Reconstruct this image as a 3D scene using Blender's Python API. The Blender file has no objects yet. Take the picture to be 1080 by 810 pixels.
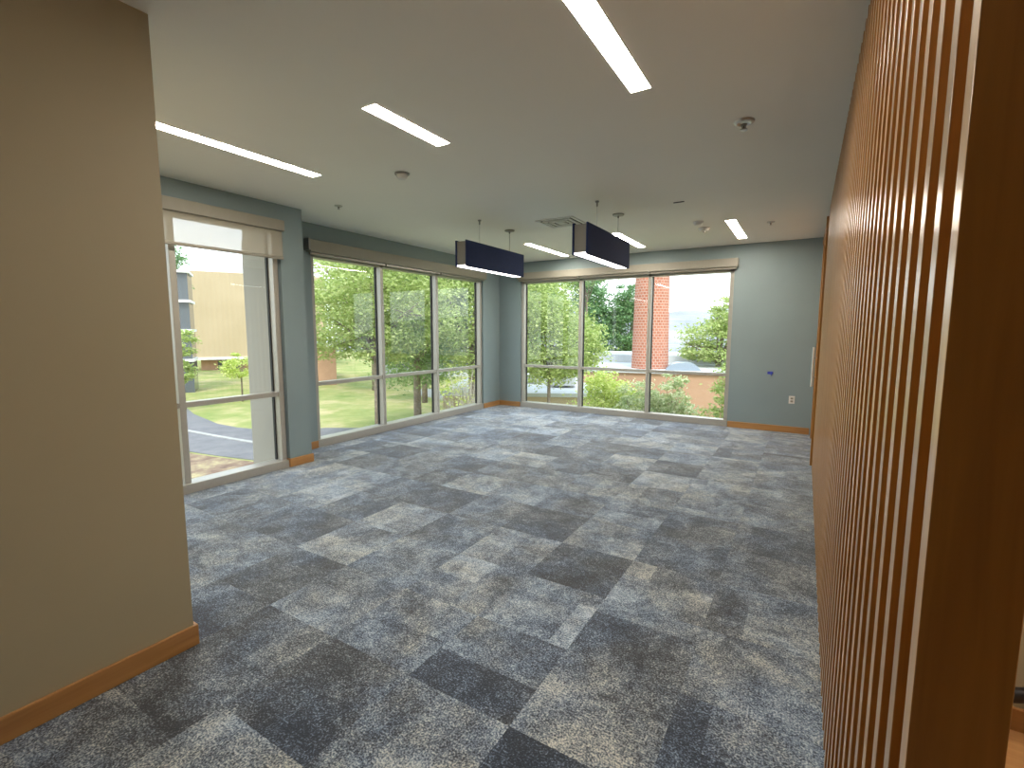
import bpy, bmesh, math, random
from mathutils import Vector, Matrix
import numpy as np

# ------------------------------------------------------------------ camera
scn = bpy.context.scene
C = scn.collection
cam_d = bpy.data.cameras.new('camera'); cam = bpy.data.objects.new('camera', cam_d); C.objects.link(cam)
scn.camera = cam
cam_d.type = 'PERSP'; cam_d.sensor_fit = 'HORIZONTAL'; cam_d.sensor_width = 36.0
cam_d.lens = 36.0 * 503.6 / 1080.0
cam_d.clip_start = 0.05; cam_d.clip_end = 4000
cam_d.shift_x = -0.3 / 1080; cam_d.shift_y = -1.54 / 1080
_right = Vector((0.85305533, 0.5218169, 0.00192937)); _up = Vector((-0.05779665, 0.09080882, 0.99418977)); _fwd = Vector((-0.51860982, 0.8482104, -0.10762421))
_m = Matrix((( _right.x, _up.x, -_fwd.x, 0), (_right.y, _up.y, -_fwd.y, 0), (_right.z, _up.z, -_fwd.z, 1.5), (0, 0, 0, 1)))
cam.matrix_world = _m

# ------------------------------------------------------------------ light
world = bpy.data.worlds.new('world'); scn.world = world; world.use_nodes = True
_n = world.node_tree.nodes; _l = world.node_tree.links
_bg = _n['Background']; _bg.inputs['Strength'].default_value = 2.1
_tc = _n.new('ShaderNodeTexCoord'); _sp = _n.new('ShaderNodeSeparateXYZ'); _cr = _n.new('ShaderNodeValToRGB')
_l.new(_tc.outputs['Generated'], _sp.inputs[0]); _l.new(_sp.outputs['Z'], _cr.inputs[0]); _l.new(_cr.outputs[0], _bg.inputs['Color'])
_cr.color_ramp.elements[0].color = (0.80, 0.84, 0.86, 1); _cr.color_ramp.elements[0].position = 0.0
_cr.color_ramp.elements[1].color = (0.70, 0.84, 1.0, 1); _cr.color_ramp.elements[1].position = 0.8
sd = bpy.data.lights.new('sun', 'SUN'); sd.energy = 2.2; sd.angle = math.radians(12); sd.color = (1, .95, .86)
sun = bpy.data.objects.new('sun', sd); C.objects.link(sun)
sun.rotation_euler = Vector((-0.45, 0.62, -1.0)).to_track_quat('-Z', 'Y').to_euler()
LAMP = 38.0          # radiance of the ceiling troffers
PEND = 5.0          # radiance of the pendants' lens
scn.view_settings.view_transform = 'Standard'; scn.view_settings.look = 'None'
scn.view_settings.exposure = 0.80; scn.view_settings.gamma = 1.0; scn.view_settings.use_curve_mapping = False
scn.cycles.max_bounces = 10; scn.cycles.diffuse_bounces = 6; scn.cycles.transparent_max_bounces = 16
scn.cycles.use_denoising = True
scn.cycles.sample_clamp_indirect = 6.0

# ------------------------------------------------------------------ room dimensions (metres)
ZC = 2.81
XL1, XL2, YB, XS = -4.773, -5.269, 8.116, 0.14
XW, YW = -2.419, 1.036

# ------------------------------------------------------------------ materials
def new_mat(name):
    m = bpy.data.materials.new(name); m.use_nodes = True
    return m, m.node_tree.nodes, m.node_tree.links, m.node_tree.nodes['Principled BSDF']

def mat(name, col, rough=0.6, metal=0.0, spec=0.5, var=0.0, scale=20.0, bump=0.0, bscale=200.0):
    m, n, l, b = new_mat(name)
    b.inputs['Base Color'].default_value = (*col, 1); b.inputs['Roughness'].default_value = rough
    b.inputs['Metallic'].default_value = metal; b.inputs['Specular IOR Level'].default_value = spec
    tc = n.new('ShaderNodeTexCoord')
    if var:
        nz = n.new('ShaderNodeTexNoise'); nz.inputs['Scale'].default_value = scale; nz.inputs['Detail'].default_value = 4
        l.new(tc.outputs['Object'], nz.inputs['Vector'])
        r = n.new('ShaderNodeValToRGB'); l.new(nz.outputs['Fac'], r.inputs[0])
        r.color_ramp.elements[0].position = .3; r.color_ramp.elements[1].position = .7
        r.color_ramp.elements[0].color = (*[c * (1 - var) for c in col], 1)
        r.color_ramp.elements[1].color = (*[min(1, c * (1 + var)) for c in col], 1)
        l.new(r.outputs[0], b.inputs['Base Color'])
    if bump:
        nz = n.new('ShaderNodeTexNoise'); nz.inputs['Scale'].default_value = bscale; nz.inputs['Detail'].default_value = 2
        l.new(tc.outputs['Object'], nz.inputs['Vector'])
        bp = n.new('ShaderNodeBump'); bp.inputs['Strength'].default_value = bump; bp.inputs['Distance'].default_value = .002
        l.new(nz.outputs['Fac'], bp.inputs['Height']); l.new(bp.outputs[0], b.inputs['Normal'])
    return m

def wood(name, c1, c2, rough, along='Z', coat=0.0, scale=6.0, var=0.0):
    m, n, l, b = new_mat(name)
    tc = n.new('ShaderNodeTexCoord'); mp = n.new('ShaderNodeMapping')
    s = {'X': (.06, 1, 1), 'Y': (1, .06, 1), 'Z': (1, 1, .06)}[along]
    mp.inputs['Scale'].default_value = [v * scale for v in s]
    l.new(tc.outputs['Object'], mp.inputs[0])
    nz = n.new('ShaderNodeTexNoise'); nz.inputs['Scale'].default_value = 4; nz.inputs['Detail'].default_value = 8; nz.inputs['Distortion'].default_value = .6
    l.new(mp.outputs[0], nz.inputs['Vector'])
    r = n.new('ShaderNodeValToRGB'); l.new(nz.outputs['Fac'], r.inputs[0])
    r.color_ramp.elements[0].position = .3; r.color_ramp.elements[1].position = .72
    r.color_ramp.elements[0].color = (*c1, 1); r.color_ramp.elements[1].color = (*c2, 1)
    l.new(r.outputs[0], b.inputs['Base Color'])
    if var:   # each slat is cut from a slightly different board
        oi = n.new('ShaderNodeObjectInfo'); mr = n.new('ShaderNodeMapRange'); hs = n.new('ShaderNodeHueSaturation')
        mr.inputs['To Min'].default_value = 1 - var; mr.inputs['To Max'].default_value = 1 + var
        l.new(oi.outputs['Random'], mr.inputs['Value']); l.new(mr.outputs['Result'], hs.inputs['Value'])
        l.new(r.outputs[0], hs.inputs['Color']); l.new(hs.outputs['Color'], b.inputs['Base Color'])
    b.inputs['Roughness'].default_value = rough; b.inputs['Coat Weight'].default_value = coat; b.inputs['Coat Roughness'].default_value = .3
    return m

def emit(name, col, st):
    m, n, l, b = new_mat(name)
    b.inputs['Base Color'].default_value = (.8, .8, .8, 1)
    b.inputs['Emission Color'].default_value = (*col, 1); b.inputs['Emission Strength'].default_value = st
    return m

M = {}
M['blue'] = mat('blue_grey_paint', (.245, .315, .335), .55, var=.03, scale=2, bump=.15, bscale=260)
M['beige'] = mat('beige_paint', (.42, .37, .255), .5, var=.02, scale=2, bump=.15, bscale=260)
M['ceil'] = mat('ceiling_paint', (.90, .88, .80), .6, var=.015, scale=1, bump=.1, bscale=260)
M['white'] = mat('white_plastic', (.75, .74, .70), .4)
M['alu'] = mat('champagne_aluminium', (.43, .41, .37), .38, metal=.25, var=.03, scale=30)
M['black'] = mat('black_rubber_and_shade', (.012, .012, .012), .7)
M['steel'] = mat('brushed_steel', (.55, .54, .52), .3, metal=1.0)
M['dsteel'] = mat('dull_steel', (.32, .31, .29), .4, metal=.9)
M['fascia'] = mat('shade_fascia', (.30, .28, .235), .55, var=.02)
M['base'] = wood('oak_baseboard', (.36, .17, .055), (.50, .26, .09), .4, 'Y', coat=.2)
M['basex'] = wood('oak_baseboard_x', (.36, .17, .055), (.50, .26, .09), .4, 'X', coat=.2)
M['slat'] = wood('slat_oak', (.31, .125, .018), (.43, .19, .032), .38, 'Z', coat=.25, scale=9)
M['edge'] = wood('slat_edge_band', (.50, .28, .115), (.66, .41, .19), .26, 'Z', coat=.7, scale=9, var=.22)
M['oakf'] = wood('oak_floorboards', (.45, .22, .08), (.60, .33, .14), .35, 'X', coat=.3)
M['navy'] = mat('navy_felt', (.010, .026, .105), .85, var=.15, scale=60, bump=.2, bscale=300)
M['pgrey'] = mat('pendant_grey', (.22, .21, .19), .5)
M['lamp'] = emit('lamp_lens', (1, .91, .76), LAMP)
M['plamp'] = emit('pendant_lens', (1, .93, .88), PEND)
M['rail'] = mat('dark_bronze', (.05, .045, .045), .35, metal=.6)
M['bluetape'] = mat('blue_tape', (.03, .05, .40), .5)
M['ext'] = mat('exterior_panel', (.40, .37, .325), .7, var=.04, scale=1.2)

def glass_mat():
    m, n, l, b = new_mat('window_glass')
    n.remove(b)
    t = n.new('ShaderNodeBsdfTransparent'); t.inputs[0].default_value = (.95, .97, .96, 1)
    g = n.new('ShaderNodeBsdfGlossy'); g.inputs['Roughness'].default_value = .0
    f = n.new('ShaderNodeFresnel')
    geo = n.new('ShaderNodeNewGeometry'); io = n.new('ShaderNodeMix'); io.data_type = 'FLOAT'
    io.inputs['A'].default_value = 1.45; io.inputs['B'].default_value = 1 / 1.45
    l.new(geo.outputs['Backfacing'], io.inputs['Factor']); l.new(io.outputs['Result'], f.inputs[0])
    mx = n.new('ShaderNodeMixShader'); l.new(f.outputs[0], mx.inputs[0]); l.new(t.outputs[0], mx.inputs[1]); l.new(g.outputs[0], mx.inputs[2])
    l.new(mx.outputs[0], n['Material Output'].inputs[0])
    return m
M['glass'] = glass_mat()

def shade_mat():
    m, n, l, b = new_mat('shade_fabric')
    b.inputs['Base Color'].default_value = (.52, .48, .40, 1); b.inputs['Roughness'].default_value = .9
    tl = n.new('ShaderNodeBsdfTranslucent'); tl.inputs[0].default_value = (.62, .58, .50, 1)
    tp = n.new('ShaderNodeBsdfTransparent')
    m1 = n.new('ShaderNodeMixShader'); m1.inputs[0].default_value = .12
    m2 = n.new('ShaderNodeMixShader'); m2.inputs[0].default_value = .5
    l.new(b.outputs[0], m1.inputs[1]); l.new(tl.outputs[0], m1.inputs[2])
    l.new(m1.outputs[0], m2.inputs[1]); l.new(tp.outputs[0], m2.inputs[2]); l.new(m2.outputs[0], n['Material Output'].inputs[0])
    return m
M['shade'] = shade_mat()

def carpet_mat():
    m, n, l, b = new_mat('carpet_tiles')
    at = n.new('ShaderNodeAttribute'); at.attribute_name = 'tone'
    of = n.new('ShaderNodeAttribute'); of.attribute_name = 'shift'
    geo = n.new('ShaderNodeNewGeometry')
    add = n.new('ShaderNodeVectorMath'); add.operation = 'ADD'
    l.new(geo.outputs['Position'], add.inputs[0]); l.new(of.outputs['Vector'], add.inputs[1])
    def noise(scale, detail, dist, vec, rough=.6):
        z = n.new('ShaderNodeTexNoise'); z.inputs['Scale'].default_value = scale; z.inputs['Detail'].default_value = detail
        z.inputs['Distortion'].default_value = dist; z.inputs['Roughness'].default_value = rough
        l.new(vec, z.inputs['Vector']); return z.outputs['Fac']
    def op(o, a, b_):
        x = n.new('ShaderNodeMath'); x.operation = o
        for i, v in enumerate((a, b_)):
            if isinstance(v, (int, float)): x.inputs[i].default_value = v
            else: l.new(v, x.inputs[i])
        return x.outputs[0]
    blotch = noise(4.0, 7, .6, add.outputs[0], .68)
    fine = noise(38, 4, .2, add.outputs[0], .75)
    fibre = noise(130, 2, 0, geo.outputs['Position'], .6)
    v = op('ADD', at.outputs['Fac'], op('MULTIPLY', op('SUBTRACT', blotch, .5), 1.5))
    v = op('ADD', v, op('MULTIPLY', op('SUBTRACT', fine, .5), 1.3))
    v = op('ADD', v, op('MULTIPLY', op('SUBTRACT', fibre, .5), 2.4))
    r = n.new('ShaderNodeValToRGB'); l.new(v, r.inputs[0])
    e = r.color_ramp.elements
    e[0].position = .0; e[0].color = (.032, .037, .048, 1)
    e[1].position = 1.0; e[1].color = (.64, .65, .62, 1)
    for pos, c in ((.25, (.072, .084, .105)), (.45, (.155, .185, .23)), (.62, (.27, .305, .345)), (.8, (.45, .465, .46))):
        x = e.new(pos); x.color = (*c, 1)
    # a second noise tints blue slate against warm grey
    tint = noise(2.2, 3, .3, add.outputs[0])
    hr = n.new('ShaderNodeValToRGB'); l.new(tint, hr.inputs[0])
    hr.color_ramp.elements[0].position = .4; hr.color_ramp.elements[1].position = .6
    hr.color_ramp.elements[0].color = (1.0, .99, .97, 1); hr.color_ramp.elements[1].color = (.84, .96, 1.15, 1)
    mu = n.new('ShaderNodeMix'); mu.data_type = 'RGBA'; mu.blend_type = 'MULTIPLY'; mu.inputs['Factor'].default_value = 1
    l.new(r.outputs[0], mu.inputs['A']); l.new(hr.outputs[0], mu.inputs['B'])
    l.new(mu.outputs['Result'], b.inputs['Base Color'])
    b.inputs['Roughness'].default_value = .95; b.inputs['Specular IOR Level'].default_value = .15
    b.inputs['Sheen Weight'].default_value = .35; b.inputs['Sheen Roughness'].default_value = .5
    bp = n.new('ShaderNodeBump'); bp.inputs['Strength'].default_value = .6; bp.inputs['Distance'].default_value = .004
    l.new(fibre, bp.inputs['Height']); l.new(bp.outputs[0], b.inputs['Normal'])
    return m
M['carpet'] = carpet_mat()

# ------------------------------------------------------------------ helpers
class MB:
    def __init__(s): s.bm = bmesh.new()
    def box(s, x0, x1, y0, y1, z0, z1, bev=0.0):
        r = bmesh.ops.create_cube(s.bm, size=1.0)
        vs = r['verts']
        bmesh.ops.scale(s.bm, vec=(x1 - x0, y1 - y0, z1 - z0), verts=vs)
        bmesh.ops.translate(s.bm, vec=((x0 + x1) / 2, (y0 + y1) / 2, (z0 + z1) / 2), verts=vs)
        if bev:
            es = list({e for v in vs for e in v.link_edges})
            bmesh.ops.bevel(s.bm, geom=es, offset=bev, segments=2, profile=.5, affect='EDGES')
        return s
    def tube(s, p, q, r0, r1=None, seg=12):
        p, q = Vector(p), Vector(q); r1 = r0 if r1 is None else r1
        d = q - p
        res = bmesh.ops.create_cone(s.bm, cap_ends=True, cap_tris=False, segments=seg, radius1=r0, radius2=r1, depth=d.length)
        R = d.to_track_quat('Z', 'Y').to_matrix().to_4x4()
        bmesh.ops.transform(s.bm, matrix=Matrix.Translation((p + q) / 2) @ R, verts=res['verts'])
        return s
    def lathe(s, c, prof, seg=24):
        """revolve (radius, z) pairs round a vertical axis through c"""
        rings = []
        for r, z in prof:
            rings.append([s.bm.verts.new((c[0] + r * math.cos(2 * math.pi * k / seg), c[1] + r * math.sin(2 * math.pi * k / seg), c[2] + z)) for k in range(seg)])
        for a, b in zip(rings, rings[1:]):
            for k in range(seg):
                s.bm.faces.new((a[k], a[(k + 1) % seg], b[(k + 1) % seg], b[k]))
        for ring in (rings[0], rings[-1]):
            s.bm.faces.new(ring)
        return s
    def poly(s, pts, z0, z1):
        a = [s.bm.verts.new((x, y, z1)) for x, y in pts]; b = [s.bm.verts.new((x, y, z0)) for x, y in pts]
        s.bm.faces.new(a); s.bm.faces.new(b[::-1])
        for k in range(len(a)): s.bm.faces.new((a[k], b[k], b[(k + 1) % len(a)], a[(k + 1) % len(a)]))
        return s
    def build(s, name, m, parent=None, smooth=False, origin=None, normals=True):
        if normals: bmesh.ops.recalc_face_normals(s.bm, faces=s.bm.faces[:])
        if origin is not None: bmesh.ops.translate(s.bm, vec=[-v for v in origin], verts=s.bm.verts[:])
        me = bpy.data.meshes.new(name); s.bm.to_mesh(me); s.bm.free()
        me.materials.append(m)
        if smooth:
            for f in me.polygons: f.use_smooth = True
        o = bpy.data.objects.new(name, me); C.objects.link(o)
        if parent is not None:
            o.parent = parent
            if origin is not None: o.location = Vector(origin) - parent.location
            else: o.location = -parent.location
        elif origin is not None: o.location = origin
        return o

def tag(o, label=None, cat=None, group=None, kind=None):
    if label: o['label'] = label
    if cat: o['category'] = cat
    if group: o['group'] = group
    if kind: o['kind'] = kind
    return o

def thing(name, loc, label=None, cat=None, group=None, kind=None):
    o = bpy.data.objects.new(name, None); C.objects.link(o); o.location = loc; o.empty_display_size = .1
    return tag(o, label, cat, group, kind)

def struct(name, mb, m, label, cat, parent=None):
    o = mb.build(name, m, parent)
    if parent is None: tag(o, label, cat, kind='structure')
    return o

# ------------------------------------------------------------------ floor: carpet tiles, each with its own woven patches
def carpet_floor():
    P = .517; X0, Y0 = -.362, 1.42
    rnd = random.Random(11)
    set_tiles = {  # (i, j): list of (u0, u1, v0, v1, tone) inside the tile
        (-1, 0): [(0, 1, 0, .62, .62), (0, 1, .62, 1, .48)],
        (-1, 1): [(0, .42, 0, .72, .27), (.42, 1, 0, .72, .24), (0, 1, .72, 1, .55)],
        (0, 1): [(0, 1, 0, 1, .50)], (0, 0): [(0, .25, 0, 1, .22), (.25, 1, 0, .5, .26), (.25, 1, .5, 1, .46)],
        (-2, 1): [(0, .8, 0, .5, .46), (.8, 1, 0, .75, .78), (0, .8, .5, 1, .42), (.8, 1, .75, 1, .45)],
        (-2, 2): [(0, 1, 0, .55, .14), (0, 1, .55, 1, .22)],
        (-2, 0): [(0, 1, 0, .42, .10), (0, .5, .42, 1, .45), (.5, 1, .42, 1, .36)],
        (-2, -1): [(0, .35, 0, 1, .40), (.35, 1, 0, 1, .58)], (-1, -1): [(0, 1, 0, 1, .10)],
        (-3, -1): [(0, .55, 0, 1, .22), (.55, 1, 0, .5, .15), (.55, 1, .5, 1, .40)],
        (-3, -2): [(0, 1, 0, 1, .58)], (-3, 0): [(0, .4, 0, 1, .45), (.4, 1, 0, .5, .36), (.4, 1, .5, 1, .60)],
        (-4, 0): [(0, 1, 0, .6, .56), (0, 1, .6, 1, .45)], (-4, -1): [(0, .6, 0, 1, .30), (.6, 1, 0, 1, .42)],
        (-1, 2): [(0, .3, 0, 1, .66), (.3, .7, 0, .6, .50), (.7, 1, 0, .6, .58), (.3, 1, .6, 1, .42)],
        (0, 2): [(0, .35, 0, 1, .36), (.35, 1, 0, .5, .62), (.35, 1, .5, 1, .45)],
        (-3, 2): [(0, .5, 0, 1, .62), (.5, 1, 0, 1, .48)], (-3, 1): [(0, .6, .5, 1, .72), (.6, 1, .5, 1, .42), (0, 1, 0, .5, .42)],
        (-4, 1): [(0, 1, 0, 1, .46)], (-5, 1): [(0, 1, 0, .5, .58), (0, 1, .5, 1, .42)], (-5, 2): [(0, .5, 0, 1, .60), (.5, 1, 0, 1, .52)],
        (-6, 1): [(0, 1, 0, 1, .22)], (-6, 2): [(0, 1, 0, 1, .28)], (-5, 0): [(0, 1, 0, 1, .22)],
        (-2, 3): [(0, .5, 0, 1, .48), (.5, 1, 0, .5, .60), (.5, 1, .5, 1, .38)], (-3, 3): [(0, 1, 0, 1, .22)],
    }
    def split(u0, u1, v0, v1, depth):
        if depth == 0 or rnd.random() < .28: return [(u0, u1, v0, v1, None)]
        t = rnd.choice((.25, .35, .5, .65, .75))
        if rnd.random() < .5:
            u = u0 + (u1 - u0) * t; return split(u0, u, v0, v1, depth - 1) + split(u, u1, v0, v1, depth - 1)
        v = v0 + (v1 - v0) * t; return split(u0, u1, v0, v, depth - 1) + split(u0, u1, v, v1, depth - 1)
    verts, faces, tones, shifts = [], [], [], []
    for i in range(-10, 5):
        for j in range(-9, 14):
            if i * P + X0 > 2.0: continue
            base = min(.62, max(.2, rnd.gauss(.45, .11)))
            sh = (rnd.uniform(-40, 40), rnd.uniform(-40, 40), rnd.uniform(-40, 40))
            rects = set_tiles.get((i, j)) or split(0, 1, 0, 1, 2)
            for u0, u1, v0, v1, t in rects:
                if t is None: t = min(.70, max(.16, base + rnd.gauss(0, .09)))
                xa, xb = X0 + (i + u0) * P, X0 + (i + u1) * P
                ya, yb = Y0 + (j + v0) * P, Y0 + (j + v1) * P
                for lim, y_lo, y_hi in ((-4.92, -3.0, 3.117), (-5.45, 3.117, 8.3)):
                    x0, x1 = max(xa, lim), min(xb, 2.0); y0, y1 = max(ya, y_lo), min(yb, y_hi)
                    if x1 <= x0 or y1 <= y0: continue
                    k = len(verts)
                    verts += [(x0, y0, 0), (x1, y0, 0), (x1, y1, 0), (x0, y1, 0)]
                    faces.append((k, k + 1, k + 2, k + 3)); tones.append(.40 + (t - .42) * .85); shifts.append(sh)
    for X_, Ya, Yb in ((-4.92, -3.0, 3.117), (-5.45, 3.117, 8.3)):
        k = len(verts); z = -.25
        verts += [(X_, Ya, z), (2.0, Ya, z), (2.0, Yb, z), (X_, Yb, z), (X_, Ya, -.002), (2.0, Ya, -.002), (2.0, Yb, -.002), (X_, Yb, -.002)]
        for f in ((0, 3, 2, 1), (0, 1, 5, 4), (1, 2, 6, 5), (2, 3, 7, 6), (3, 0, 4, 7)):
            faces.append(tuple(k + q for q in f)); tones.append(.3); shifts.append((0, 0, 0))
    me = bpy.data.meshes.new('floor'); me.from_pydata(verts, [], faces)
    a = me.attributes.new('tone', 'FLOAT', 'FACE'); a.data.foreach_set('value', tones)
    b = me.attributes.new('shift', 'FLOAT_VECTOR', 'FACE'); b.data.foreach_set('vector', [c for s_ in shifts for c in s_])
    me.materials.append(M['carpet'])
    o = bpy.data.objects.new('floor', me); C.objects.link(o)
    tag(o, 'blue and grey mottled carpet tile floor of the empty room', 'floor', kind='structure')
carpet_floor()

# ------------------------------------------------------------------ ceiling and walls
struct('ceiling', MB().box(-5.75, 2.15, -3.15, 8.45, ZC, ZC + .3), M['ceil'], 'smooth off-white painted ceiling with recessed linear lights', 'ceiling')

XO = -5.46                      # outer face of the left wall
w = MB()
w.box(XL1 - .25, XL1, YW - .05, 3.117, 2.56, ZC)                  # header above the first window
w.box(XL2 + .05, XL1, 3.117, 3.387, 0, ZC)                        # pier between the two windows
w.box(XO, XL2, 3.387, 3.839, 0, ZC)                               # piece beyond the pier
w.box(XO, XL2, 3.839, 7.544, 2.46, ZC)                            # header above the second window
w.box(XO, XL2, 7.544, YB, 0, ZC)
struct('wall_left', w, M['blue'], 'blue-grey painted wall with pier and headers round the two left windows', 'wall')
w = MB()
w.box(XO, -4.772, YB, YB + .2, 0, ZC).box(-4.772, -.985, YB, YB + .2, 2.46, ZC).box(-.985, .6, YB, YB + .2, 0, ZC)
struct('wall_back', w, M['blue'], 'blue-grey painted far wall around the three-bay window', 'wall')
struct('wall_entry', MB().box(-5.4, XW, -3.0, YW, 0, ZC), M['beige'], 'beige painted wall block close on the left of the photo', 'wall')
w = MB()
w.box(.30, 2.0, 2.40, YB, 0, ZC)
struct('wall_right', w, M['beige'], 'beige wall behind the slatted screen facing the stair landing', 'wall')
struct('wall_rear', MB().box(-2.6, 2.15, -3.15, -3.0, 0, ZC), M['beige'], 'beige wall behind the viewpoint', 'wall')
struct('wall_landing', MB().box(2.0, 2.15, -3.0, 2.4, 0, ZC), M['beige'], 'beige wall at the right end of the landing', 'wall')

# outside skin of the building: the pale return beside window 1 and the storey below
w = MB()
w.box(-5.47, XL2 + .05, 3.117, 3.387, -2.6, 3.1).box(-5.47, -4.90, 3.103, 3.1168, -2.6, 2.5)
struct('wall_outside', w, M['ext'], 'pale exterior column seen through the first left window', 'wall')
w = MB()
w.box(-5.05, -4.95, -3.0, 3.13, -2.6, -.25).box(-5.56, -5.46, 3.387, 8.4, -2.6, -.25).box(-5.46, 2.1, 8.32, 8.42, -2.6, -.25)
struct('wall_basement', w, M['ext'], 'pale exterior wall of the storey below the windows', 'wall')

# baseboards
def bb(name, segs, m, label):
    w = MB()
    for s_ in segs: w.box(*s_, bev=.004)
    struct(name, w, m, label, 'baseboard')
H = .095
bb('baseboard_entry', [(XW, XW + .016, -3.0, YW + .016, 0, .10), (-5.3, XW + .016, YW, YW + .016, 0, .10)], M['base'], 'oak baseboard along the beige wall at left')
bb('baseboard_left', [(XL1, XL1 + .016, 3.105, 3.40, 0, H), (XL1 - .06, XL1, 3.101, 3.117, 0, H), (XL2, XL2 + .016, 3.39, 3.835, 0, H), (XL2, XL2 + .016, 7.55, YB, 0, H)], M['base'], 'oak baseboard around the blue-grey pier and corner')
bb('baseboard_back', [(XL2, -4.775, YB - .016, YB, 0, H), (-.98, .12, YB - .016, YB, 0, H)], M['basex'], 'oak baseboard at the foot of the far wall')
bb('baseboard_landing', [(.30, 2.0, 2.384, 2.40, 0, .10)], M['basex'], 'oak baseboard on the landing beyond the slatted screen')

# ------------------------------------------------------------------ windows
def window_x(name, x, y0, y1, posts, z1, zt, sill_h, label):
    """window in a wall facing +X; x = room face of the sill, posts = centres of vertical members incl. ends"""
    t = thing(name, (x, (y0 + y1) / 2, 0), label, 'window', kind='structure')
    xf = x - .03; xg = x - .12; xb = x - .17
    MB().box(xb, x, y0, y1, 0, sill_h, bev=.004).build('sill', M['alu'], t)
    MB().box(xb, xf, y0, y1, z1 - .05, z1 + .05, bev=.002).build('head_rail', M['alu'], t)
    for k, c in enumerate(posts):
        a = c - .027 if c - .027 > y0 else y0; b = a + .054
        if b > y1: a, b = y1 - .054, y1
        MB().box(xb + .04, xf, a, b, sill_h, z1, bev=.002).build('mullion', M['alu'], t)
    for a, b in zip(posts, posts[1:]):
        MB().box(xb + .04, xf - .01, a + .027, b - .027, zt - .024, zt + .024, bev=.002).build('transom', M['alu'], t)
        for za, zb in ((sill_h, zt - .024), (zt + .024, z1)):
            MB().box(xg - .003, xg + .003, a + .02, b - .02, za, zb).build('pane', M['glass'], t)
        g = MB()
        for q in (a + .027, b - .039): g.box(xg - .03, xg + .004, q, q + .012, sill_h, z1)
        g.build('gasket', M['black'], t)
    return t

def window_y(name, y, x0, x1, posts, z1, zt, sill_h, label):
    t = thing(name, ((x0 + x1) / 2, y, 0), label, 'window', kind='structure')
    yf = y + .03; yg = y + .12; yb = y + .17
    MB().box(x0, x1, y, yb, 0, sill_h, bev=.004).build('sill', M['alu'], t)
    MB().box(x0, x1, yf, yb, z1 - .05, z1 + .05, bev=.002).build('head_rail', M['alu'], t)
    for c in posts:
        a = max(c - .027, x0); b = a + .054
        if b > x1: a, b = x1 - .054, x1
        MB().box(a, b, yf, yb - .04, sill_h, z1, bev=.002).build('mullion', M['alu'], t)
    for a, b in zip(posts, posts[1:]):
        MB().box(a + .027, b - .027, yf + .01, yb - .04, zt - .024, zt + .024, bev=.002).build('transom', M['alu'], t)
        for za, zb in ((sill_h, zt - .024), (zt + .024, z1)):
            MB().box(a + .02, b - .02, yg - .003, yg + .003, za, zb).build('pane', M['glass'], t)
        g = MB()
        for q in (a + .027, b - .039): g.box(q, q + .012, yg - .004, yg + .03, sill_h, z1)
        g.build('gasket', M['black'], t)
    return t
window_x('window_1', XL1, 1.06, 3.10, [1.087, 2.105, 3.07], 2.56, .817, .085, 'tall left window with its roller shade partly lowered, nearest the beige wall')
window_x('window_2', XL2, 3.845, 7.54, [3.872, 5.026, 6.248, 7.513], 2.46, .817, .10, 'three-bay left window looking on the lawn and light green trees')
window_y('window_3', YB, -4.768, -.989, [-4.741, -3.532, -2.278, -1.016], 2.46, .817, .10, 'three-bay far window looking on the brick chimney')

# ------------------------------------------------------------------ roller shades
t = thing('roller_shade', (-4.73, 2.2, 2.633), 'roller shade on the first left window, fabric pulled down a little', 'roller shade')
MB().box(-4.772, -4.69, 1.04, 3.125, 2.525, 2.633, bev=.004).build('fascia', M['fascia'], t)
MB().box(-4.729, -4.7265, 1.04, 3.115, 2.262, 2.53).build('shade_fabric', M['shade'], t)
MB().box(-4.737, -4.718, 1.04, 3.118, 2.236, 2.266, bev=.004).build('hem_bar', M['fascia'], t)
t = thing('roller_shade', (XL2 + .05, 5.6, 2.60), 'long rolled up shade above the three-bay left window', 'roller shade')
MB().box(XL2 + .001, XL2 + .10, 3.775, 7.53, 2.455, 2.60, bev=.004).build('fascia', M['fascia'], t)
MB().box(XL2 + .001, XL2 + .105, 3.745, 3.774, 2.47, 2.61, bev=.003).build('end_bracket', M['dsteel'], t)
for a, b in ((3.79, 5.02), (5.04, 6.24), (6.26, 7.52)):
    MB().box(XL2 + .035, XL2 + .06, a, b, 2.425, 2.457, bev=.004).build('hem_bar', M['dsteel'], t)
t = thing('roller_shade', (-2.87, YB - .05, 2.60), 'long rolled up shade above the far window', 'roller shade')
MB().box(-4.80, -.93, YB - .10, YB - .001, 2.475, 2.60, bev=.004).build('fascia', M['fascia'], t)
for a, b in ((-4.79, -3.55), (-3.52, -2.29), (-2.26, -.95)):
    MB().box(a, b, YB - .06, YB - .035, 2.44, 2.477, bev=.004).build('hem_bar', M['fascia'], t)
for c in (-3.535, -2.275):
    MB().box(c - .008, c + .008, YB - .106, YB - .03, 2.43, 2.50, bev=.003).build('joint_clip', M['dsteel'], t)

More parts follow.
